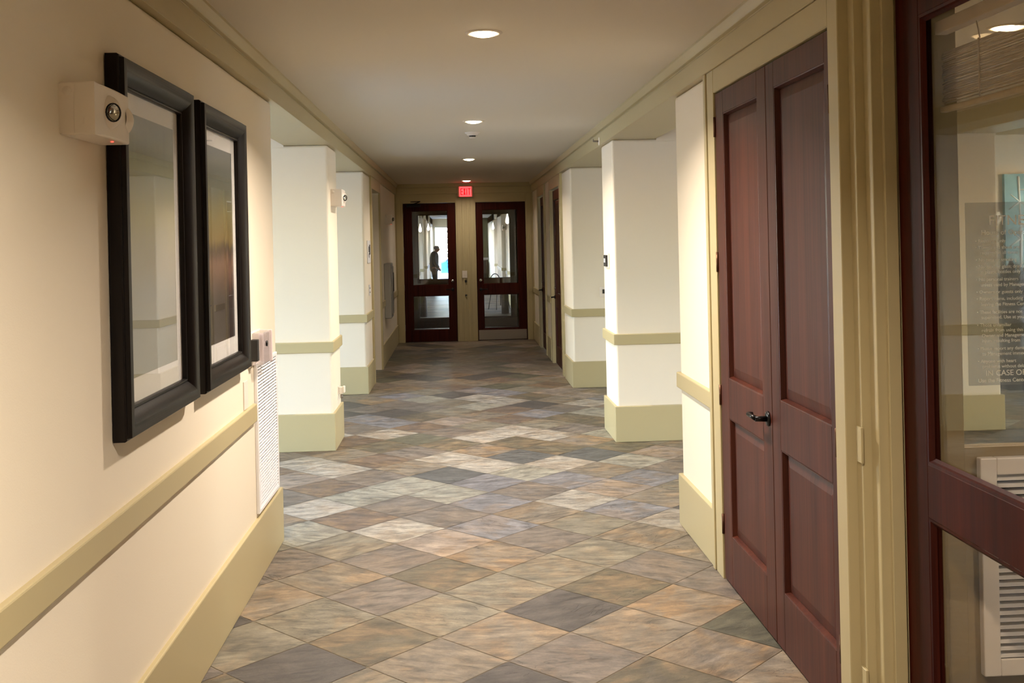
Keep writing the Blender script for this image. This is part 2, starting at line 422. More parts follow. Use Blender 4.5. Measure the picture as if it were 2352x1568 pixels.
# outer walls with windows
def window_wall(side, x, y0, y1, wins, z1, name):
    """wall parallel to Y at x with openings [(ya,yb,za,zb)]"""
    t = .18
    xa, xb = (x - t, x) if side < 0 else (x, x + t)
    m = MB(); last = y0
    for ya, yb, za, zb in wins:
        m.box(xa, xb, last, ya, 0, z1)
        if za > 0.01: m.box(xa, xb, ya, yb, 0, za)
        m.box(xa, xb, ya, yb, zb, z1); last = yb
    m.box(xa, xb, last, y1, 0, z1)
    S(m.build(name, M['wall']), 'outer wall with tall windows')
    for ya, yb, za, zb in wins:
        r = S(empty('window_%d' % window_wall.n, (0, 0, 0)), 'tall daylight window'); window_wall.n += 1
        f = MB(); q = .05; xc = (xa + xb) / 2
        f.box(xc - .03, xc + .03, ya, ya + q, za, zb).box(xc - .03, xc + .03, yb - q, yb, za, zb)
        f.box(xc - .03, xc + .03, ya + q, yb - q, za, za + q).box(xc - .03, xc + .03, ya + q, yb - q, zb - q, zb)
        ym = (ya + yb) / 2
        f.box(xc - .02, xc + .02, ym - .02, ym + .02, za + q, zb - q)
        f.build('window_frame', M['whitem'], r, bevel=.003)
        MB().box(xc - .003, xc + .003, ya + q, yb - q, za + q, zb - q).build('pane', M['wglass'], r)
        p = bpy.data.lights.new('window_portal', 'AREA'); p.shape = 'RECTANGLE'; p.size = yb - ya; p.size_y = zb - za
        p.cycles.is_portal = True
        po = bpy.data.objects.new('window_portal', p); C.objects.link(po)
        xo = xa - .02 if side < 0 else xb + .02
        po.location = (xo, ym, (za + zb) / 2)
        po.rotation_euler = (PI / 2, 0, -PI / 2 if side < 0 else PI / 2)
window_wall.n = 1
window_wall(-1, -4.6, 3.2, Y4, [(3.5, 4.7, .1, 2.5), (4.9, 6.1, .1, 2.5), (7.2, 8.0, .1, 2.3), (10.0, 11.5, .1, 2.4)], CZ, 'wall_left')
window_wall(1, 7.6, -2.4, 12.1, [(3.2, 4.2, .1, 2.5), (6.6, 7.7, .1, 2.1), (10.2, 11.4, .1, 2.5)], 3.05, 'wall_right')
S(MB().box(1.7, 7.6, -2.5, -2.4, 0, 3.05).build('wall_back', M['wall']), 'rear wall of the side room')
S(MB().box(-1.4, 1.7, -2.5, -2.4, 0, CZ).build('wall_back', M['wall']), 'wall behind the viewpoint')
S(MB().box(-30, -4.8, -20, 40, -.35, -.15).build('exterior_ground', M['asphalt']), 'pale paving outside the left windows')
S(MB().box(7.8, 40, -20, 40, -.35, -.15).build('exterior_ground', M['asphalt']), 'pale paving outside the right windows')

# ------------------------------------------------------------ doors
def leaf(root, w, h, t, st, rails, opens, m, glassy=False, bead=.012, z0=.008, gm='glass'):
    """local x along the door, +y = front. opens: [(x0,x1,za,zb)]"""
    x0, x1 = opens[0][0], opens[0][1]
    f = MB()
    f.box(0, x0, -t, 0, z0, h).box(x1, w, -t, 0, z0, h)
    zs = [z0] + [v for o_ in sorted(opens, key=lambda q: q[2]) for v in (o_[2], o_[3])] + [h]
    for a, b in zip(zs[::2], zs[1::2]): f.box(x0, x1, -t, 0, a, b)
    f.build('frame', m, root, bevel=.002, seg=1)
    for (a, b, za, zb) in opens:
        bd = MB()
        for d0, yy in ((0, -.004), ) :
            for (p, q) in (((a, za), (b, za)), ((b, za), (b, zb)), ((b, zb), (a, zb)), ((a, zb), (a, za))):
                pass
        # sloped moulding ring from the frame face down to the panel
        ring = []
        dep = .024 if not glassy else .016
        for off, y in ((0, -.001), (bead * .4, -.002), (bead * .6, -.008), (bead, -dep)):
            ring.append([bd.bm.verts.new(v) for v in ((a + off, y, za + off), (b - off, y, za + off), (b - off, y, zb - off), (a + off, y, zb - off))])
        for r_, s_ in zip(ring, ring[1:]):
            for k in range(4):
                bd.bm.faces.new((r_[k], r_[(k + 1) % 4], s_[(k + 1) % 4], s_[k]))
        bd.build('moulding', m, root)
        if glassy:
            MB().box(a, b, -t / 2 - .003, -t / 2 + .003, za, zb).build('glass_pane', M[gm], root)
        else:
            pn = MB(); q = bead + .001
            A = [(a + q, za + q), (b - q, za + q), (b - q, zb - q), (a + q, zb - q)]
            ins = .045
            B = [(a + q + ins, za + q + ins), (b - q - ins, za + q + ins), (b - q - ins, zb - q - ins), (a + q + ins, zb - q - ins)]
            va = [pn.bm.verts.new((x, -dep, z)) for x, z in A]; vb = [pn.bm.verts.new((x, -dep + .008, z)) for x, z in B]
            vc = [pn.bm.verts.new((x, -t + .006, z)) for x, z in A]
            for k in range(4):
                pn.bm.faces.new((va[k], va[(k + 1) % 4], vb[(k + 1) % 4], vb[k]))
                pn.bm.faces.new((va[k], vc[k], vc[(k + 1) % 4], va[(k + 1) % 4]))
            pn.bm.faces.new(vb); pn.bm.faces.new(vc[::-1])
            pn.build('panel', m, root)
def lever(root, x, z, dirx, name='door_handle'):
    m = MB()
    m.lathe([(0, .014), (.022, .013), (.027, .008), (.027, 0), (0, 0)], (x, 0, z), (0, 1, 0), 20)
    m.tube((x, .01, z), (x, .055, z), .010, .009)
    m.tube((x, .052, z), (x + dirx * .11, .056, z + .002), .010, .008)
    m.lathe([(0, .008), (.008, .006), (.010, 0)], (x + dirx * .11, .056, z + .002), (dirx, 0, 0), 12)
    return m.build(name, M['black'], root)
def hinges(root, x, zs, m='hinge'):
    for z in zs:
        MB().tube((x, .004, z - .05), (x, .004, z + .05), .007, n=10).build('hinge', M[m], root)

# closet pair on the right wall (rot +90: local x -> +Y, local +y -> -X)
XD = 1.312
d = S(empty('door_1', (XD, 3.552, 0), PI / 2), 'nearer leaf of the brown two-panel closet doors')
leaf(d, .751, 2.445, .036, 0, 0, [(.055, .645, .25, .842), (.055, .645, 1.045, 2.338)], M['wood'])
hinges(d, -.004, [.28, 1.0, 2.2])
d = S(empty('door_2', (XD, 4.309, 0), PI / 2), 'farther leaf of the brown two-panel closet doors')
leaf(d, .843, 2.445, .036, 0, 0, [(.128, .70, .25, .835), (.128, .70, 1.03, 2.333)], M['wood'])
hinges(d, .847, [.28, .93, 1.60, 2.28])
hd = MB()
hd.lathe([(0, .010), (.028, .009), (.032, .004), (.032, 0), (0, 0)], (.052, 0, .945), (0, 1, 0), 24)
hd.tube((.052, .008, .945), (.052, .060, .945), .013, .011)
hd.tube((.052, .055, .947), (.150, .060, .950), .0105, .010)
hd.tube((.150, .060, .950), (.152, .040, .950), .0105, .009)
hd.build('door_handle', M['black'], d)
# closet interior top and casings
c = MB()
c.box(RT, 1.60, 5.158, 5.285, 0, HB)           # far casing flat
c.box(RT + .014, 1.60, 5.285, 5.300, 0, HB)
c.box(RT - .006, 1.60, 5.300, 5.342, 0, HB)
c.box(RT, 1.60, 3.45, 3.545, 0, HB)           # near casing
c.box(RT + .001, 1.60, 3.545, 5.158, 2.452, HB)
S(c.build('trim_6', M['trim'], bevel=.003, seg=1), 'khaki casing around the brown closet doors')
c = MB().box(1.339, 1.62, 3.397, 3.4495, 0, CZ).box(1.370, 1.62, 3.335, 3.3965, 0, CZ)
c.box(1.402, 1.445, 3.318, 3.3345, 0, CZ)
c.box(1.37, 1.62, 3.3365, 3.3965, CZ - .2, CZ)
tr = S(c.build('trim_7', M['trim'], bevel=.003, seg=2), 'stepped khaki door frame beside the glazed door')
MB().box(1.33, 1.3395, 3.385, 3.43, .96, 1.08).build('strike_plate', M['trim'], tr, bevel=.002)
MB().box(1.33, 1.3395, 3.385, 3.43, .17, .27).build('strike_plate', M['trim'], tr, bevel=.002)
S(MB().box(1.45, 1.62, -2.4, 3.33, 2.56, CZ).build('wall_right', M['trim']), 'khaki head above the glazed door')
S(MB().box(1.34, 1.62, -2.4, 1.35, 0, CZ).build('wall_right', M['wall']), 'near right wall')

# glazed door into the side room: hinged at far end
d = S(empty('door_3', (1.452, 1.90, 0), PI / 2), 'large dark red wooden door with clear glass panes')
leaf(d, 1.425, 2.545, .045, 0, 0, [(.13, 1.262, .25, .835), (.13, 1.262, 1.003, 2.405)], M['woodr'], glassy=True, bead=.022, gm='dglass')
# matchstick blind behind the upper glass
bl = empty('roman_shade', (1.53, 2.45, 2.1))
tag(bl, 'rolled-up woven matchstick shade hanging behind the top of the glazed door', 'window shade')
b1 = MB()
n = 36
for k in range(n):
    z = .03 + k * .16 / n + random.uniform(-.0012, .0012)
    b1.tube((random.uniform(-.004, .004), -.75, z), (random.uniform(-.004, .004), .71, z + random.uniform(-.0015, .0015)), .0021, n=6)
b1.build('woven_reeds', M['reed'], bl)
MB().box(-.012, .012, -.755, .715, .0, .018).build('bottom_bar', M['reed'], bl, bevel=.005)
MB().box(-.02, .02, -.76, .72, .245, .285).build('head_rail', M['cord'], bl, bevel=.003)
for y in (-.55, -.2, .2, .48):
    MB().tube((0, y, .19), (.005, y + .03, .25), .0022, n=6).tube((-.004, y, .0), (-.004, y, .19), .003, n=6).build('cord', M['cord'], bl)

# partition seen through the glass: low wall, grille, glass, olive frame
PY = 3.25
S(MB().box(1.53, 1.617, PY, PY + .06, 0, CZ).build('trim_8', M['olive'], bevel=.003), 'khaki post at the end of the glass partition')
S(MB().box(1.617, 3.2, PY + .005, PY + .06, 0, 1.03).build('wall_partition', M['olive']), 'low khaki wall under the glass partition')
S(MB().box(1.617, 3.2, PY + .02, PY + .028, 1.03, 2.57).build('window_20', M['dglass']), 'glass of the partition behind the glazed door')
S(MB().box(1.617, 3.2, PY, PY + .06, 2.57, CZ).build('trim_8', M['trim']), 'khaki head of the glass partition')
gr = empty('air_grille', (1.655, PY + .004, .30)); tag(gr, 'white louvred air grille low on the partition behind the glazed door', 'air grille')
def grille(root, w, h, fr, ns, depth, ax, bars=0, nested=True):
    """in local x (width) / z, facing -y"""
    f = MB()
    f.box(0, fr, -depth, 0, 0, h).box(w - fr, w, -depth, 0, 0, h).box(fr, w - fr, -depth, 0, 0, fr).box(fr, w - fr, -depth, 0, h - fr, h)
    f.build('frame', M['whitem'], root, bevel=.004)
    MB().box(fr, w - fr, -.002, 0, fr, h - fr).build('back_plate', M['dark'], root)
    s_ = MB(); p = (h - 2 * fr) / ns
    for k in range(ns):
        z = fr + p * (k + .5)
        s_.prism([(-depth * .9, z - p * .30), (-depth * .9 + .0025, z - p * .30), (-.003, z + p * .28), (-.0055, z + p * .28)], fr, w - fr, 'x')
    s_.build('slats', M['slat'], root)
    if bars:
        b_ = MB()
        for k in range(bars):
            x = fr + (w - 2 * fr) * (k + .5) / bars
            b_.box(x - .0045, x + .0045, -depth * .45, -.002, fr, h - fr)
        b_.build('vertical_bars', M['dark'], root)
grille(gr, .62, .70, .055, 26, .028, 'y')
# acrylic sign on the partition glass
sg = empty('glass_sign', (1.642, PY + .012, 1.228)); tag(sg, 'grey see-through rules sign with white lettering on the partition glass', 'sign')
MB().box(0, .42, 0, .005, 0, .592).build('panel', M['film'], sg, bevel=.002)
LINES = [(.075, .518, .034, 'FITNESS CENTER'), (.05, .487, .017, 'Hours of Operation'),
 (.03, .462, .0115, '• Residents only'), (.03, .441, .0115, '• Towels and shoes are'), (.045, .424, .0115, 'required at all times'),
 (.03, .401, .0115, '• No pets or smoking'), (.03, .379, .0115, '• No food or glass; drinks'), (.045, .362, .0115, 'in plastic bottles only'),
 (.03, .338, .0115, '• No personal trainers'), (.045, .320, .0115, 'unless used by Management'), (.03, .297, .0115, '• Owners or guests only'),
 (.03, .275, .0115, '• Report items, including'), (.045, .257, .0115, 'leaving the Fitness Center'), (.03, .232, .0115, '• These facilities are not'),
 (.045, .215, .0115, 'supervised. Use at your risk'), (.03, .190, .0115, '• Those unfamiliar'), (.045, .173, .0115, 'refrain from using this'),
 (.045, .156, .0115, 'Owner and Management'), (.045, .139, .0115, 'injury resulting from'), (.03, .114, .0115, '• Please report any damage'),
 (.045, .097, .0115, 'to Management immediately'), (.03, .073, .0115, '• Anyone with heart'), (.045, .056, .0115, 'problems without delay'),
 (.055, .031, .019, 'IN CASE OF EMERGENCY'), (.03, .010, .013, 'Use the Fitness Center phone')]
def text_mesh(name, lines, m, parent, rot, origin):
    """flat lettering as one mesh"""
    bm = bmesh.new()
    for x, z, sz, s_ in lines:
        cu = bpy.data.curves.new('t', 'FONT'); cu.body = s_; cu.size = sz * 1.35; cu.extrude = .0003
        ob = bpy.data.objects.new('t', cu); C.objects.link(ob)
        dg = bpy.context.evaluated_depsgraph_get(); dg.update()
        me = bpy.data.meshes.new_from_object(ob.evaluated_get(dg))
        me.transform(Matrix.Translation((x, 0, z)) @ Matrix.Rotation(PI / 2, 4, 'X'))
        bm.from_mesh(me); bpy.data.meshes.remove(me)
        bpy.data.objects.remove(ob); bpy.data.curves.remove(cu)
    me = bpy.data.meshes.new(name); bm.to_mesh(me); bm.free(); me.materials.append(m)
    o = bpy.data.objects.new(name, me); C.objects.link(o); o.parent = parent; o.location = origin; o.rotation_euler = rot
    return o
text_mesh('lettering', LINES, M['letter'], sg, (0, 0, 0), (0, -.001, 0))

# blue painting, plant and lamp unit in the space beyond
def painting_mat():
    m = bpy.data.materials.new('blue_abstract_canvas'); m.use_nodes = True
    t = m.node_tree; b = t.nodes['Principled BSDF']; tc = t.nodes.new('ShaderNodeTexCoord')
    n = t.nodes.new('ShaderNodeTexNoise'); n.inputs['Scale'].default_value = 3; n.inputs['Detail'].default_value = 6
    t.links.new(tc.outputs['Object'], n.inputs['Vector'])
    cr = t.nodes.new('ShaderNodeValToRGB'); cr.color_ramp.elements[0].position = .3; cr.color_ramp.elements[1].position = .7
    cr.color_ramp.elements[0].color = lin((44, 110, 132)) + (1,); cr.color_ramp.elements[1].color = lin((128, 180, 188)) + (1,)
    t.links.new(n.outputs['Fac'], cr.inputs[0]); t.links.new(cr.outputs[0], b.inputs['Base Color']); b.inputs['Roughness'].default_value = .5
    return m
PX = 6.49
pa = empty('abstract_painting', (PX, 11.985, 1.20)); tag(pa, 'blue abstract canvas with white star-like branches on the far wall behind the plant', 'painting')
MB().box(0, 1.0, -.05, 0, 0, 1.19).build('canvas', painting_mat(), pa)
wm = mat('white_paint_strokes', (226, 232, 230), .5)
st = MB()
def stroke(p, q, r): st.tube((p[0], -.052, p[1]), (q[0], -.052, q[1]), r, r * .6, n=8)
for x0 in (.17, .62):
    stroke((x0, 1.16), (x0 + .02, .55), .014); stroke((x0 + .02, .55), (x0 + .01, .08), .02)
    for z0 in (.86, .42):
        stroke((x0 + .01, z0), (x0 - .12, z0 - .09), .012); stroke((x0 + .01, z0), (x0 + .18, z0 - .09), .010)
        stroke((x0 + .01, z0), (x0 - .10, z0 + .09), .008); stroke((x0 + .01, z0 - .3), (x0 + .2, z0 - .2), .009)
        stroke((x0 + .01, z0 + .14), (x0 + .25, z0 + .15), .007)
st.build('brush_strokes', wm, pa)
pt = empty('potted_plant', (6.02, 10.95, 0)); tag(pt, 'dark-leaved plant in a tall black planter in front of the blue painting', 'potted plant')
MB().lathe([(0, 0), (.17, 0), (.185, .3), (.21, 1.05), (.19, 1.05), (.185, .98), (0, .98)], n=4).build('planter', M['black_pot'], pt)
lv = MB(); rr = random.Random(5)
for k in range(26):
    an = rr.uniform(0, 2 * PI); tl = rr.uniform(.05, .55); hh = rr.uniform(.25, .5)
    base = Vector((rr.uniform(-.1, .1), rr.uniform(-.1, .1), .98)); dirv = Vector((math.cos(an), math.sin(an), 0)); sd = Vector((-math.sin(an), math.cos(an), 0))
    prev = None
    for q in range(7):
        u = q / 6; c_ = base + dirv * (tl * .5 * u * u + .03 * u) + Vector((0, 0, hh * (u - .25 * u * u * tl * 2)))
        wd = .045 * math.sin(PI * min(1, .12 + u * .88)) + .002
        cur = (lv.bm.verts.new(c_ + sd * wd), lv.bm.verts.new(c_ + Vector((0, 0, -.004)) - dirv * .01), lv.bm.verts.new(c_ - sd * wd))
        if prev:
            lv.bm.faces.new((prev[0], cur[0], cur[1], prev[1])); lv.bm.faces.new((prev[1], cur[1], cur[2], prev[2]))
        prev = cur
lvo = lv.build('leaves', M['leaf'], pt); sm = lvo.modifiers.new('s', 'SOLIDIFY'); sm.thickness = .003

# ------------------------------------------------------------ far doors on the side walls
def side_door(n, side, y0, y1, label, glossy=True):
    wdt = y1 - y0
    if side > 0:
        d = S(empty('door_%d' % n, (1.345, y0, 0), PI / 2), label)
    else:
        d = S(empty('door_%d' % n, (-1.20, y1, 0), -PI / 2), label)
    leaf(d, wdt, 2.41, .04, 0, 0, [(.13, wdt - .13, .25, .80), (.13, wdt - .13, .98, 2.28)], M['woodr'])
    lever(d, wdt - .07, .93, -1)
    MB().lathe([(0, .012), (.02, .010), (.024, 0)], (wdt - .07, 0, 1.06), (0, 1, 0)).build('lock', M['chrome'], d)
    c = MB()
    if side > 0:
        for a, b_ in ((y0 - .13, y0 - .006), (y1 + .006, y1 + .13)): c.box(RT - .004, 1.5, a, b_, 0, HB)
        c.box(RT - .004, 1.5, y0 - .006, y1 + .006, 2.42, HB)
    else:
        for a, b_ in ((y0 - .13, y0 - .006), (y1 + .006, y1 + .13)): c.box(-1.4, LT + .004, a, b_, 0, HB)
        c.box(-1.4, LT + .004, y0 - .006, y1 + .006, 2.42, HB)
    S(c.build('trim_9', M['trim'], bevel=.004), 'khaki casing of the ' + label)
side_door(4, 1, 13.14, 14.46, 'wide dark door on the right nearest the end wall opening')
side_door(5, 1, 15.56, 16.62, 'narrower-looking dark door on the right beside the end wall')
side_door(6, -1, 12.98, 14.26, 'recessed door on the left before the end wall')

# ------------------------------------------------------------ end wall with pair of glazed doors
def end_wall(y, first):
    m = MB()
    a, b_ = LW - .3, RW + .3
    m.box(a, -.938, y, y + .12, 0, HB).box(-.026, .322, y, y + .12, 0, HB).box(1.193, b_, y, y + .12, 0, HB)
    m.box(-.938, -.026, y, y + .12, 2.415, HB).box(.322, 1.193, y, y + .12, 2.415, HB)
    m.box(a, b_, y, y + .12, HB, CZ)
    for x_ in (-.938, -.041, .322, 1.178): m.box(x_ + .0002, x_ + .0148, y + .078, y + .12, 0, 2.415)
    S(m.build('wall_end', M['trim'], bevel=.002, seg=1), 'khaki end wall around the pair of glazed doors' if first else 'second khaki frame wall beyond the vestibule')
    t = MB()
    t.box(LT, RT, y - .02, y, HB, 2.678).box(LT, RT, y - .035, y, 2.69, CZ)
    for x0, x1 in ((.085, .125), (.165, .205)): t.box(x0, x1, y - .014, y, 0, HB)
    for x0, x1 in ((-1.05, -.97), (-.0, .06), (.235, .295), (1.22, 1.29)): t.box(x0, x1, y - .008, y, 0, HB)
    S(t.build('trim_10', M['trim'], bevel=.003, seg=1), 'khaki mouldings on the end wall')
end_wall(YE, True); end_wall(YV, False)
nd = 7
for yy, lab in ((YE + .03, 'end'), (YV + .03, 'vestibule')):
    # rotation pi: local x -> -X ; root at right edge
    dL = S(empty('door_%d' % nd, (-.032, yy, 0), PI), 'left dark red glazed door of the %s pair' % lab); nd += 1
    leaf(dL, .90, 2.408, .045, 0, 0, [(.132, .762, .205, .805), (.132, .762, .985, 2.285)], M['woodr'], glassy=True)
    lever(dL, .068, .905, 1)
    MB().lathe([(0, .016), (.022, .013), (.028, 0)], (.068, 0, 1.055), (0, 1, 0)).build('lock', M['chrome'], dL)
    hinges(dL, .905, [.25, .95, 1.6, 2.2], 'greybox')
    if lab == 'end':
        k = MB().box(.60, .84, 0, .045, 2.355, 2.40); k.build('door_closer', M['black'], dL, bevel=.005)
        MB().tube((.72, .03, 2.40), (.60, .10, 2.44), .008).tube((.60, .10, 2.44), (.82, .0, 2.44), .008).build('closer_arm', M['black'], dL)
    dR = S(empty('door_%d' % nd, (1.188, yy, 0), PI), 'right dark red glazed door of the %s pair' % lab); nd += 1
    leaf(dR, .86, 2.408, .045, 0, 0, [(.132, .755, .205, .805), (.132, .755, .985, 2.285)], M['woodr'], glassy=True)
    lever(dR, .80, .895, -1)
    MB().lathe([(0, .016), (.022, .013), (.028, 0)], (.80, 0, 1.055), (0, 1, 0)).build('lock', M['chrome'], dR)
    MB().box(.012, .848, 0, .002, .015, .185).build('kick_plate', M['steel'], dR, bevel=.0006)

# exit sign
ex = empty('exit_sign', (.155, YE - .035, 2.50)); tag(ex, 'lit red exit sign above the post between the end doors', 'exit sign')
MB().box(-.14, .14, -.045, 0, 0, .195).build('housing', mat('clear_acrylic_edge', (176, 150, 128), .25), ex, bevel=.015, seg=3)
ef = mat('exit_face_red', (255, 60, 60), .4, emit=(255, 50, 52), es=1.6)
el = mat('exit_letter_dark', (190, 0, 10), .5, emit=(200, 0, 20), es=.5)
MB().box(-.105, .105, -.052, -.045, .012, .183).build('lit_face', ef, ex, bevel=.004)
lt = MB(); y0_, y1_ = -.056, -.051
def Lb(x0, x1, z0, z1): lt.box(x0, x1, y0_, y1_, z0, z1)
th_ = .013; zb, zt = .04, .155
Lb(-.085, -.085 + th_, zb, zt)
for z in (zb, (zb + zt) / 2 - th_ / 2, zt - th_): Lb(-.085, -.045, z, z + th_)
for sg_ in (1, -1):
    zc = (zb + zt) / 2
    a_ = (-.035, zc - sg_ * .0575); b2 = (.002, zc + sg_ * .0575)
    lt.prism([(a_[0], a_[1]), (a_[0] + .015, a_[1]), (b2[0], b2[1]), (b2[0] - .015, b2[1])] if sg_ > 0 else [(a_[0], a_[1]), (b2[0] - .015, b2[1]), (b2[0], b2[1]), (a_[0] + .015, a_[1])], y0_ - (.0005 if sg_ > 0 else 0), y1_)
Lb(.016, .016 + th_, zb, zt)
Lb(.060, .060 + th_, zb, zt); Lb(.042, .092, zt - th_, zt)
lt.build('letters', el, ex)
# switch and readers on the post
def plate(name, label, cat, loc, rz, w, h, m='white', group=None, toggle=True):
    r = empty(name, loc, rz); tag(r, label, cat, group)
    MB().box(-w / 2, w / 2, 0, .008, -h / 2, h / 2).build('plate', M[m], r, bevel=.003)
    return r
r = plate('wall_switch', 'white switch plate on the post between the end doors', 'switch', (.112, YE - .014, 1.165), PI, .085, .125)
MB().box(-.006, .006, .008, .02, -.012, .012).build('toggle', M['white'], r, bevel=.002)
r = plate('key_reader', 'small dark square under the switch between the end doors', 'key reader', (.13, YE - .014, 1.045), PI, .04, .04, 'dark')
r = plate('key_reader', 'small dark block low on the post between the end doors', 'key reader', (.13, YE - .014, .80), PI, .035, .025, 'dark')

# ------------------------------------------------------------ recessed lights
def downlight(loc, label, k=1.0):
    r = empty('recessed_light', loc); tag(r, label, 'ceiling light', 'recessed lights along the corridor ceiling')
    MB().lathe([(.066, .0), (.068, -.006), (.082, -.007), (.092, -.001), (.092, .002), (.066, .002)]).build('trim_ring', M['ring'], r)
    MB().lathe([(0, -.020), (.020, -.0195), (.040, -.0165), (.056, -.0115), (.067, -.003)], n=40).build('lens', M['lamp'], r)
    l = bpy.data.lights.new('lamp_light', 'AREA'); l.shape = 'DISK'; l.size = .12; l.energy = LAMP_W * k; l.color = (1, .87, .76); l.spread = math.radians(142)
    lo = bpy.data.objects.new('lamp_light', l); C.objects.link(lo); lo.parent = r; lo.location = (0, 0, -.026)
    return r
for (x, y, lb, k_) in ((.150, 5.05, 'largest and nearest of the round ceiling lights', 1.12), (.158, 8.75, 'round ceiling light just before the smoke detector', .8),
                   (.163, 12.75, 'round ceiling light third from the front', .4), (.172, 17.25, 'round ceiling light right above the exit sign', .13),
                   (.145, 1.3, 'round ceiling light overhead at the start of the corridor', 1.0),
                   (2.77, 5.05, 'round ceiling light seen through the glazed door on the right', .8),
                   (2.77, 1.3, 'unseen round ceiling light added to brighten the side room beside the glazed door', .6)):  # last lamp is out of view, added to light the grille and sign
    downlight((x, y, CZ), lb, k_)
sd = empty('smoke_detector', (.161, 9.66, CZ)); tag(sd, 'small white smoke detector on the ceiling behind the second light', 'smoke detector')
MB().lathe([(0, -.012), (.065, -.012), (.072, 0)][::-1]).build('base', M['ring'], sd)
MB().lathe([(.058, -.012), (.050, -.028), (.036, -.03)]).build('body', M['ring'], sd)
MB().lathe([(.030, -.028), (.030, -.044)]).build('vents', M['dark'], sd)
MB().lathe([(.036, -.044), (.030, -.052), (0, -.054)]).lathe([(0, -.043), (.036, -.044)]).build('cap', M['ring'], sd)

# ------------------------------------------------------------ emergency lights on left side
def emergency(y, z, label):
    r = empty('emergency_light', (LW, y, z)); tag(r, label, 'emergency light', 'twin-head emergency lights')
    L_, D_, Hh = .31, .098, .145
    b_ = MB(); pts = [(0, 0), (.095, 0)]
    for k in range(7):
        u = k / 6; pts.append((.095 + .006 * math.sin(PI * u) - .004 * u, L_ * u))
    pts.append((0, L_))
    b_.prism(pts, 0, Hh, 'z'); b_.build('housing', M['white'], r, bevel=.006, seg=3)
    MB().box(0, .04, -.0012, 0, .005, Hh - .005).box(.062, .066, -.002, 0, .03, .048).build('side_panel', M['white'], r)
    MB().lathe([(0, .002), (.012, .002), (.013, 0)], (.022, -.001, .12), (0, -1, 0), 16).build('knockout', M['white'], r)
    for xx, yy, ax in ((.070, .120, Vector((.86, -.50, -.06))), (.050, .292, Vector((.30, .95, -.05)))):
        o_ = Vector((xx, yy, .074))
        h_ = MB().lathe([(.054, -.012), (.053, .018), (.047, .034), (.036, .046), (.026, .050)], o_, ax, 28).build('lamp_head', M['white'], r)
        MB().lathe([(.0, .036), (.018, .043), (.024, .050)], o_, ax, 20).build('reflector', M['lens'], h_)
        MB().lathe([(.0235, .048), (.0235, .053), (.027, .053), (.027, .048)], o_, ax, 20).build('bezel', M['black'], h_)
    MB().tube((.075, .2, -.002), (.075, .2, .004), .004, n=10).build('indicator', M['red_led'], r)
    return r
emergency(2.875, 2.045, 'white twin-lamp emergency light in front of the large framed picture')
emergency(8.90, 2.06, 'white twin-lamp emergency light high on the left pier')
emergency(15.55, 2.02, 'white twin-lamp emergency light on the far left wall above the grey cabinet')
em = bpy.data.objects['emergency_light.001']
e2 = copy_tree(bpy.data.objects['emergency_light']); e2.location = (6.10, 11.99, 1.80); e2.rotation_euler = (0, 0, -PI / 2)
e2['label'] = 'small white emergency light at the left edge of the blue painting'

# ------------------------------------------------------------ framed pictures
def art_mat(name, stops, streak):
    m = bpy.data.materials.new(name); m.use_nodes = True
    t = m.node_tree; b = t.nodes['Principled BSDF']; L = t.links.new
    tc = t.nodes.new('ShaderNodeTexCoord'); sp = t.nodes.new('ShaderNodeSeparateXYZ'); L(tc.outputs['Generated'], sp.inputs[0])
    mp = t.nodes.new('ShaderNodeMapping'); mp.inputs['Scale'].default_value = (9, 9, 1.2); L(tc.outputs['Generated'], mp.inputs[0])
    n = t.nodes.new('ShaderNodeTexNoise'); n.inputs['Scale'].default_value = 1.6; n.inputs['Detail'].default_value = 8; L(mp.outputs[0], n.inputs['Vector'])
    ma = t.nodes.new('ShaderNodeMath'); ma.operation = 'MULTIPLY_ADD'; ma.inputs[1].default_value = streak; L(n.outputs['Fac'], ma.inputs[0])
    sb = t.nodes.new('ShaderNodeMath'); sb.operation = 'SUBTRACT'; sb.inputs[1].default_value = streak * .5; L(sp.outputs['Z'], sb.inputs[0]); L(sb.outputs[0], ma.inputs[2])
    cr = t.nodes.new('ShaderNodeValToRGB'); e = cr.color_ramp.elements
    e[0].position, e[0].color = stops[0][0], lin(stops[0][1]) + (1,)
    e[1].position, e[1].color = stops[-1][0], lin(stops[-1][1]) + (1,)
    for p, c_ in stops[1:-1]:
        q = e.new(p); q.color = lin(c_) + (1,)
    L(ma.outputs[0], cr.inputs[0]); L(cr.outputs[0], b.inputs['Base Color']); b.inputs['Roughness'].default_value = .7
    return m
art1 = art_mat('pale_landscape_print', [(0, (138, 134, 118)), (.3, (150, 148, 140)), (.42, (160, 152, 132)), (.5, (165, 158, 130)), (.62, (176, 170, 118)), (.8, (160, 166, 140)), (1, (120, 126, 122))], .16)
art2 = art_mat('dark_landscape_print', [(0, (48, 34, 26)), (.22, (50, 36, 28)), (.30, (92, 66, 50)), (.40, (128, 94, 70)), (.47, (66, 50, 38)), (.52, (134, 112, 60)), (.66, (132, 122, 76)), (.78, (104, 108, 90)), (1, (112, 114, 112))], .20)
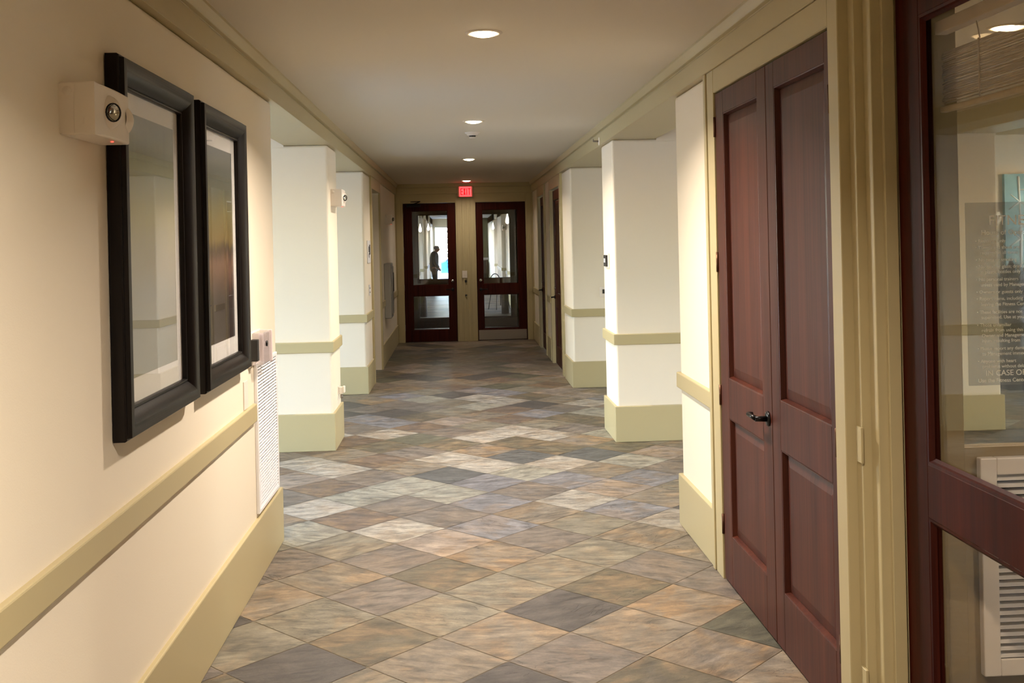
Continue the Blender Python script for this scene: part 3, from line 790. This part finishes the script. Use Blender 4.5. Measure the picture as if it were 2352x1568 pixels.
def picture(y0, y1, z0, z1, art, label):
    W, Hh = y1 - y0, z1 - z0
    # local x -> -Y (rot -90), local y -> +X ; root at far edge
    r = empty('framed_picture', (LW, y1, z0), -PI / 2); tag(r, label, 'picture')
    mw = .095
    prof = [(0, .0), (0, .036), (.004, .041), (.009, .041), (.010, .046)] + [(.012 + .070 * k / 9, .018 + .038 * math.cos(PI / 2 * (k / 9) ** 1.15 - .25)) for k in range(10)] + [(.084, .024), (.087, .027), (.093, .027), (.095, .022), (.095, .0)]
    f = MB(); rings = []
    for dd, hh in prof:
        rings.append([f.bm.verts.new(v) for v in ((dd, hh + .004, dd), (W - dd, hh + .004, dd), (W - dd, hh + .004, Hh - dd), (dd, hh + .004, Hh - dd))])
    for a, b_ in zip(rings, rings[1:]):
        for k in range(4):
            q = f.bm.faces.new((a[k], a[(k + 1) % 4], b_[(k + 1) % 4], b_[k])); q.material_index = 0
    for k in range(4):
        f.bm.faces.new((rings[0][k], rings[-1][k], rings[-1][(k + 1) % 4], rings[0][(k + 1) % 4]))
    fo = f.build('frame', M['frame'], r)
    for p_ in fo.data.polygons: p_.use_smooth = True
    fo.data.set_sharp_from_angle(angle=math.radians(24))
    MB().box(mw - .005, W - mw + .005, .010, .013, mw - .005, Hh - mw + .005).build('mat_board', M['mat'], r)
    q = mw + .065
    MB().box(q, W - q, .0131, .0145, q + .015, Hh - q).build('print', art, r)
    MB().box(mw - .004, W - mw + .004, .019, .0215, mw - .004, Hh - mw + .004).build('glass_pane', M['pglass'], r)
picture(3.24, 4.11, 1.135, 2.335, art1, 'large dark-framed picture with a pale misty print behind the emergency light')
picture(4.255, 5.115, 1.135, 2.33, art2, 'dark-framed picture with a yellow and brown print, next to the air grille')

# grille on left wall: local facing -y -> world +X : rotate +90 (x->Y, -y -> +X)
g = empty('air_grille', (LW, 5.445, .335), PI / 2); tag(g, 'tall white louvred air grille at the end of the near left wall', 'air grille')
grille(g, .60, .785, .022, 44, .018, 'y', bars=4)
# thermostat guard
tg = empty('thermostat', (LW, 5.30, 1.115)); tag(tg, 'thermostat under a clear locking cover above the air grille', 'thermostat')
MB().box(0, .012, 0, .30, 0, .175).build('back_plate', M['white'], tg, bevel=.004)
MB().box(.012, .05, .01, .055, .03, .14).build('control_unit', M['dark'], tg, bevel=.004)
MB().box(.012, .07, .06, .25, .004, .170).build('cover', M['steel_clear'], tg, bevel=.008)
MB().box(.0, .078, .262, .274, .002, .172).build('side_plate', mat('pale_pink_plastic', (206, 192, 190), .5), tg, bevel=.004)
MB().tube((.071, .13, .11), (.078, .13, .11), .014).build('lock', M['black'], tg)
bp_ = empty('blank_plate', (LW, 5.22, .99), -PI / 2); tag(bp_, 'blank cream wall plate below the thermostat', 'wall plate')
MB().box(-.045, .045, 0, .006, -.07, .07).build('plate', M['white'], bp_, bevel=.002)
ol = empty('outlet_plate', (-1.13, Y1, .63), 0); tag(ol, 'narrow plate on the end face of the near left wall', 'wall plate')
MB().box(-.05, .05, 0, .012, -.075, .075).build('plate', M['greybox'], ol, bevel=.002)
# pier: plug-in outlet
o = empty('wall_outlet', (LW, 9.14, .43), -PI / 2); tag(o, 'white outlet with a plug-in night light low on the left pier', 'outlet')
MB().box(-.035, .035, 0, .006, -.06, .06).build('plate', M['white'], o, bevel=.002)
MB().box(-.022, .022, .006, .045, -.01, .055).box(-.026, .026, .04, .062, .0, .06).build('night_light', M['white'], o, bevel=.008, seg=3)
MB().tube((0, .03, -.045), (0, .03, -.015), .012).build('bulb', M['steel'], o)
# signs on left wall near Y 12.5
s1 = empty('wall_sign', (LW, 12.52, 1.50), -PI / 2); tag(s1, 'upper white door sign with dark pictograms before the recessed left door', 'sign')
MB().box(-.2, .2, 0, .012, 0, .27).build('plate', M['whitem'], s1, bevel=.004)
q = MB(); q.box(-.12, .0, .012, .014, .10, .22); q.lathe([(0, .014), (.03, .014), (.03, .012)], (.05, 0, .09), (0, 1, 0), 16); q.box(.04, .1, .012, .014, .13, .2); q.build('pictograms', M['dark'], s1)
s2 = empty('wall_sign', (LW, 12.52, 1.11), -PI / 2); tag(s2, 'lower small white sign before the recessed left door', 'sign')
MB().box(-.06, .06, 0, .01, 0, .13).build('plate', M['whitem'], s2, bevel=.003)
for z_ in (.03, .08): MB().box(-.03, .03, .01, .012, z_, z_ + .015).build('printed_line', M['dark'], s2)
# grey cabinet
gb = empty('extinguisher_cabinet', (LW, 15.05, .64), 0); tag(gb, 'grey metal wall cabinet on the far left wall', 'cabinet')
MB().box(0, .10, 0, .50, 0, .80).build('body', M['greybox'], gb, bevel=.012, seg=3)
MB().box(.10, .112, .04, .46, .05, .75).build('door', M['greybox'], gb, bevel=.006)
MB().box(.112, .118, .30, .42, .38, .66).build('window', M['black'], gb, bevel=.002)

# right pier thermostat + sprinkler
th = empty('thermostat', (RW, 9.08, 1.535), PI / 2); tag(th, 'white thermostat with a dark display on the right pier', 'thermostat')
MB().box(-.10, .10, 0, .015, -.065, .065).build('plate', M['white'], th, bevel=.004)
MB().box(-.075, .075, .015, .03, -.05, .05).build('display', M['dark'], th, bevel=.003)
MB().box(-.03, .03, .03, .034, -.015, .02).build('screen', M['whitem'], th)
sp = empty('sprinkler_head', (1.295, 9.28, 2.61)); tag(sp, 'tiny sidewall sprinkler head on the band above the right pier', 'sprinkler')
MB().lathe([(0, .006), (.035, .004), (.038, 0)], (0, 0, 0), (-1, 0, 0), 20).build('escutcheon', M['white'], sp)
MB().tube((0, 0, 0), (-.05, 0, 0), .008).box(-.055, -.05, -.018, .018, -.004, .02).build('nozzle', M['steel'], sp)
t2 = plate('wall_control', 'small white control box with a dark label on the wall beyond the right pier', 'wall control', (1.71, Y4, 1.11), PI, .13, .12)
MB().box(-.02, .035, .008, .012, -.02, .03).build('label_window', M['dark'], t2)

# ------------------------------------------------------------ vestibule and far hall
S(MB().box(LW - .3, LW, YE + .12, YV, 0, CZ).build('wall_left', M['green_wall']), 'left wall of the vestibule')
S(MB().box(RW, RW + .3, YE + .12, YV, 0, CZ).build('wall_right', M['green_wall']), 'right wall of the vestibule')
yb0 = YV + .12
def hall_segments(name, x0, x1, segs):
    for a, b_ in segs:
        S(MB().box(x0, x1, a, b_, 0, CZ).build(name, M['wall'], bevel=.01), 'pale pier of the far hall')
        t = MB()
        xa, xb = (x0, x1 + .02) if x1 < 0 else (x0 - .02, x1)
        t.box(xa, xb, a - .02, b_ + .02, 0, BB).box(xa, xb, a - .02, b_ + .02, R0, R1)
        S(t.build('trim_11', M['trim'], bevel=.005), 'khaki baseboard and rail of a far hall pier')
hall_segments('wall_left', LW - .35, LW, [(yb0, 25.5), (28.5, 29.3), (32.2, 33.0), (36.0, 38.5), (41, YH)])
hall_segments('wall_right', RW, RW + .35, [(yb0, 25.0), (27.6, 28.4), (31.2, 34.5), (37.2, YH)])
S(MB().box(LW - .35, LW, yb0, YH, 2.5, CZ).box(RW, RW + .35, yb0, YH, 2.5, CZ).build('trim_12', M['trim']), 'khaki headers along the far hall')
window_wall(-1, -2.2, yb0, YH, [(30, 31, .3, 2.2), (39, 39.8, .3, 2.2)], CZ, 'wall_left')  # unseen windows here and opposite, added to brighten the hall with daylight
window_wall(1, 2.4, yb0, YH, [(26, 26.8, .3, 2.2), (35, 36, .3, 2.2)], CZ, 'wall_right')
# far end wall with glazed opening
e = MB(); a, b_ = -2.4, 2.6
e.box(a, -1.02, YH, YH + .2, 0, CZ).box(-1.02, .28, YH, YH + .2, 2.42, CZ)
S(e.build('wall_end', M['wall']), 'pale end wall of the far hall')
S(MB().box(.28, b_, YH, YH + .2, 0, CZ).build('wall_end', M['green_wall']), 'sage green part of the far end wall')
S(MB().box(.28, RW, YH - .03, YH, .92, 1.02).build('trim_12', M['whitem']), 'white ledge on the sage green wall')
dw = S(empty('window_21', (0, 0, 0)), 'bright glazed garden door at the end of the far hall')
f = MB()
for x0, x1 in ((-1.02, -.96), (-.40, -.34), (.22, .28)): f.box(x0, x1, YH + .05, YH + .11, .0, 2.42)
f.box(-.96, .22, YH + .05, YH + .11, 0, .08).box(-.96, .22, YH + .05, YH + .11, 2.36, 2.42)
f.build('window_frame', M['whitem'], dw)
MB().box(-.96, .22, YH + .078, YH + .082, .08, 2.36).build('pane', M['wglass'], dw)
S(MB().box(-30, 30, YH + .2, YH + 60, -.35, -.05).build('exterior_ground', M['asphalt']), 'pale sunlit paving beyond the garden door')

def sconce(x, y, z, label):
    r = empty('pendant_lamp', (x, y, z)); tag(r, label, 'pendant lamp', 'teardrop pendant lamps in the far hall')
    MB().lathe([(0, -.09), (.02, -.085), (.040, -.055), (.039, -.01), (.022, .05), (.010, .10), (.008, .13)], n=24).build('lamp_shade', M['pend'], r)
    MB().tube((0, 0, .125), (0, 0, CZ - z), .004, n=8).build('stem', M['dark'], r)
    MB().lathe([(.05, 0), (.045, -.02), (0, -.022)], (0, 0, CZ - z)).build('canopy', M['dark'], r)
sconce(1.07, 22.0, 2.18, 'nearest teardrop pendant, seen high through the right end door')
sconce(1.14, 33.0, 2.19, 'smaller teardrop pendant left of the emergency light in the right end door')
sconce(.95, 42.0, 2.2, 'faintest teardrop pendant against the sage wall in the right end door')
sconce(-.92, 33.0, 2.2, 'teardrop pendant above the person in the left end door')
sconce(-.98, 27.5, 2.1, 'teardrop pendant added for a dim reflection farthest left in the left end door')  # glowing lamp added where only a dim reflection shows
e3 = copy_tree(bpy.data.objects['emergency_light']); e3.location = (RW, 28.3, 2.02); e3.rotation_euler = (0, 0, PI)
e3['label'] = 'small emergency light in the far hall behind the right end door'

# bench cabinet at far end
cb_ = empty('low_cabinet', (.75, YH - .5, 0)); tag(cb_, 'low dark cabinet below the white ledge at the far end', 'cabinet')
MB().box(-.4, .45, -.2, .42, .06, .86).build('body', M['dark'], cb_, bevel=.01)
MB().box(-.42, .47, -.22, .43, .86, .9).build('top', M['dark'], cb_, bevel=.005)
for x0 in (-.38, .035): MB().box(x0, x0 + .40, -.215, -.2, .1, .82).build('door', M['dark'], cb_, bevel=.004)
MB().box(-.36, .41, -.15, .4, 0, .06).build('plinth', M['dark'], cb_)
# fire extinguisher / stands in hall
def extinguisher(x, y, label):
    r = empty('fire_extinguisher', (x, y, 0)); tag(r, label, 'fire extinguisher', 'dark fire extinguishers on the far hall floor')
    MB().lathe([(0, 0), (.085, 0), (.09, .02), (.09, .42), (.07, .49), (.03, .53), (.03, .56), (0, .56)]).build('cylinder', M['dark'], r)
    MB().box(-.02, .10, -.012, .012, .56, .60).box(-.02, .11, -.01, .01, .62, .635).build('valve', M['black'], r)
    MB().tube((-.02, 0, .58), (-.11, 0, .45), .01).tube((-.11, 0, .45), (-.11, 0, .2), .01).build('hose', M['black'], r)
extinguisher(-.83, 24.2, 'dark extinguisher on the floor, seen low in the left end door')
extinguisher(1.10, 24.6, 'dark extinguisher on the floor, seen low in the right end door')
# bentwood chair
chm = mat('dark_bent_metal', (34, 36, 40), .35, metal=.7)
ch = empty('side_chair', (1.02, 26.2, 0), .5); tag(ch, 'dark bent-metal chair with a curved back beside the right wall of the far hall', 'chair')
MB().lathe([(0, .45), (.2, .45), (.21, .462), (.2, .475), (0, .478)]).build('seat', chm, ch)
bk = MB(); pr = None
for k in range(13):
    t_ = PI * k / 12; p = (-.2 * math.cos(t_), .18, .46 + .44 * math.sin(t_))
    if pr: bk.tube(pr, p, .012, n=8)
    pr = p
bk.build('backrest', chm, ch)
for sx, sy in ((-1, -1), (1, -1), (-1, 1), (1, 1)):
    MB().tube((sx * .14, sy * .14, .455), (sx * .2, sy * .2, 0), .012, n=8).build('leg', chm, ch)

# ------------------------------------------------------------ person in the far hall
def skin_body(name, pts, edges, m, parent, sub=2):
    me = bpy.data.meshes.new(name); me.from_pydata([p[0] for p in pts], edges, []); me.materials.append(m)
    o = bpy.data.objects.new(name, me); C.objects.link(o); o.parent = parent
    sk = o.modifiers.new('skin', 'SKIN'); sk.use_smooth_shade = True
    for v, p in zip(me.skin_vertices[0].data, pts):
        v.radius = p[1] if isinstance(p[1], tuple) else (p[1], p[1])
    me.skin_vertices[0].data[0].use_root = True
    s_ = o.modifiers.new('sub', 'SUBSURF'); s_.levels = sub; s_.render_levels = sub
    return o
pe = empty('person', (-.80, 35.0, 0)); pe.scale = (1.22, 1.15, 1.0); tag(pe, 'person in a dark jacket standing in profile against the bright far door, head bowed', 'person')
skm = mat('skin', (150, 112, 92), .55); jk = mat('dark_jacket', (50, 56, 60), .8); trs = mat('dark_trousers', (28, 30, 34), .8); hr = mat('grey_hair', (120, 122, 126), .8)
# facing +X
B = [((0, 0, .86), .085), ((0, 0, 1.0), .085), ((.0, 0, 1.18), .105), ((.01, 0, 1.33), .10), ((.045, 0, 1.40), .060), ((.070, 0, 1.43), .058), ((.100, 0, 1.48), (.092, .080)), ((.090, 0, 1.54), (.088, .080)),
     ((0, -.16, 1.34), .050), ((.0, -.21, 1.08), .040), ((.13, -.18, .84), .030), ((.17, -.16, .76), .026),
     ((0, .16, 1.34), .050), ((.0, .21, 1.08), .040), ((.13, .18, .84), .030), ((.17, .16, .76), .026),
     ((0, -.09, .80), .085), ((.02, -.10, .46), .055), ((-.03, -.11, .09), .04), ((.12, -.12, .035), .032),
     ((0, .09, .80), .085), ((.02, .10, .46), .055), ((-.03, .11, .09), .04), ((.12, .12, .035), .032)]
E_ = [(0, 1), (1, 2), (2, 3), (3, 4), (4, 5), (5, 6), (6, 7), (3, 8), (8, 9), (9, 10), (10, 11), (3, 12), (12, 13), (13, 14), (14, 15), (0, 16), (16, 17), (17, 18), (18, 19), (0, 20), (20, 21), (21, 22), (22, 23)]
skin_body('body', B, E_, skm, pe)
J_ = [((0, 0, .70), .13), ((0, 0, .88), .14), ((0, 0, 1.02), .132), ((0, 0, 1.2), .142), ((.01, 0, 1.33), .132), ((.045, 0, 1.41), .078),
      ((.0, -.165, 1.34), .082), ((.0, -.21, 1.08), .062), ((.12, -.18, .86), .048), ((.0, .165, 1.34), .082), ((.0, .21, 1.08), .062), ((.12, .18, .86), .048)]
skin_body('jacket', J_, [(0, 1), (1, 2), (2, 3), (3, 4), (4, 5), (4, 6), (6, 7), (7, 8), (4, 9), (9, 10), (10, 11)], jk, pe)
T_ = [((0, 0, .86), .10), ((0, -.09, .80), .098), ((.02, -.10, .46), .07), ((-.03, -.11, .10), .058), ((0, .09, .80), .098), ((.02, .10, .46), .07), ((-.03, .11, .10), .058)]
skin_body('trousers', T_, [(0, 1), (1, 2), (2, 3), (0, 4), (4, 5), (5, 6)], trs, pe)
hb = bmesh.new(); bmesh.ops.create_uvsphere(hb, u_segments=20, v_segments=14, radius=1)
for v in hb.verts: v.co = Vector((v.co.x * .080 + .072, v.co.y * .080, v.co.z * .080 + 1.545))
hm = MB(); hm.bm.free(); hm.bm = hb; hm.build('hair', hr, pe)
fc = MB()
fc.tube((.140, 0, 1.50), (.166, 0, 1.468), .010, .016, n=8).build('nose', skm, pe)
for s_ in (-1, 1):
    MB().lathe([(0, .006), (.012, .004), (.016, -.004)], (.09, s_ * .076, 1.49), (0, s_, 0), 10).build('ear', skm, pe)
    MB().lathe([(0, .003), (.009, .001), (.01, -.004)], (.146, s_ * .030, 1.505), (1, s_ * .35, -.3), 10).build('eye', M['dark'], pe)

# ------------------------------------------------------------ outside the far door: blue car and a slim tree
car = empty('parked_car', (-.12, YH + 6, -.05), 0); tag(car, 'blue parked car outside the bright far door', 'car')
blue = mat('blue_car_paint', (30, 110, 190), .25, metal=.3, coat=1)
pf = [(-.75, .25), (3.3, .25), (3.35, .75), (2.6, .9), (2.0, 1.35), (.3, 1.38), (-.45, .92), (-.78, .8)]
MB().prism(pf, 0, 1.7, 'y').build('body', blue, car, bevel=.08, seg=3)
MB().prism([(-.3, .93), (2.45, .93), (1.93, 1.30), (.33, 1.32)], -.012, 1.712, 'y').build('side_windows', M['dark'], car, bevel=.02)
for x in (.05, 2.55):
    for y in (.0, 1.5): MB().tube((x, y - .03, .3), (x, y + .2, .3), .3, n=28).build('wheel', M['dark'], car)
tr_ = empty('slim_tree', (-.38, YH + 3.2, -.05)); tag(tr_, 'dark slim shrub outside the right pane of the bright far door', 'tree')
MB().tube((0, 0, 0), (.02, 0, 2.4), .03, .012, n=8).build('trunk', M['dark'], tr_)
lf = MB(); r2 = random.Random(3)
for k in range(900):
    z = r2.uniform(.5, 2.6); a_ = r2.uniform(0, 2 * PI); rad = r2.uniform(0, .16)
    c_ = Vector((rad * math.cos(a_), rad * math.sin(a_), z)); u = Vector((r2.uniform(-1, 1), r2.uniform(-1, 1), r2.uniform(-1, 1))).normalized() * .05
    v_ = u.orthogonal().normalized() * .022
    lf.bm.faces.new([lf.bm.verts.new(q_) for q_ in (c_ - u, c_ + v_, c_ + u, c_ - v_)])
lf.build('foliage', M['leaf'], tr_)
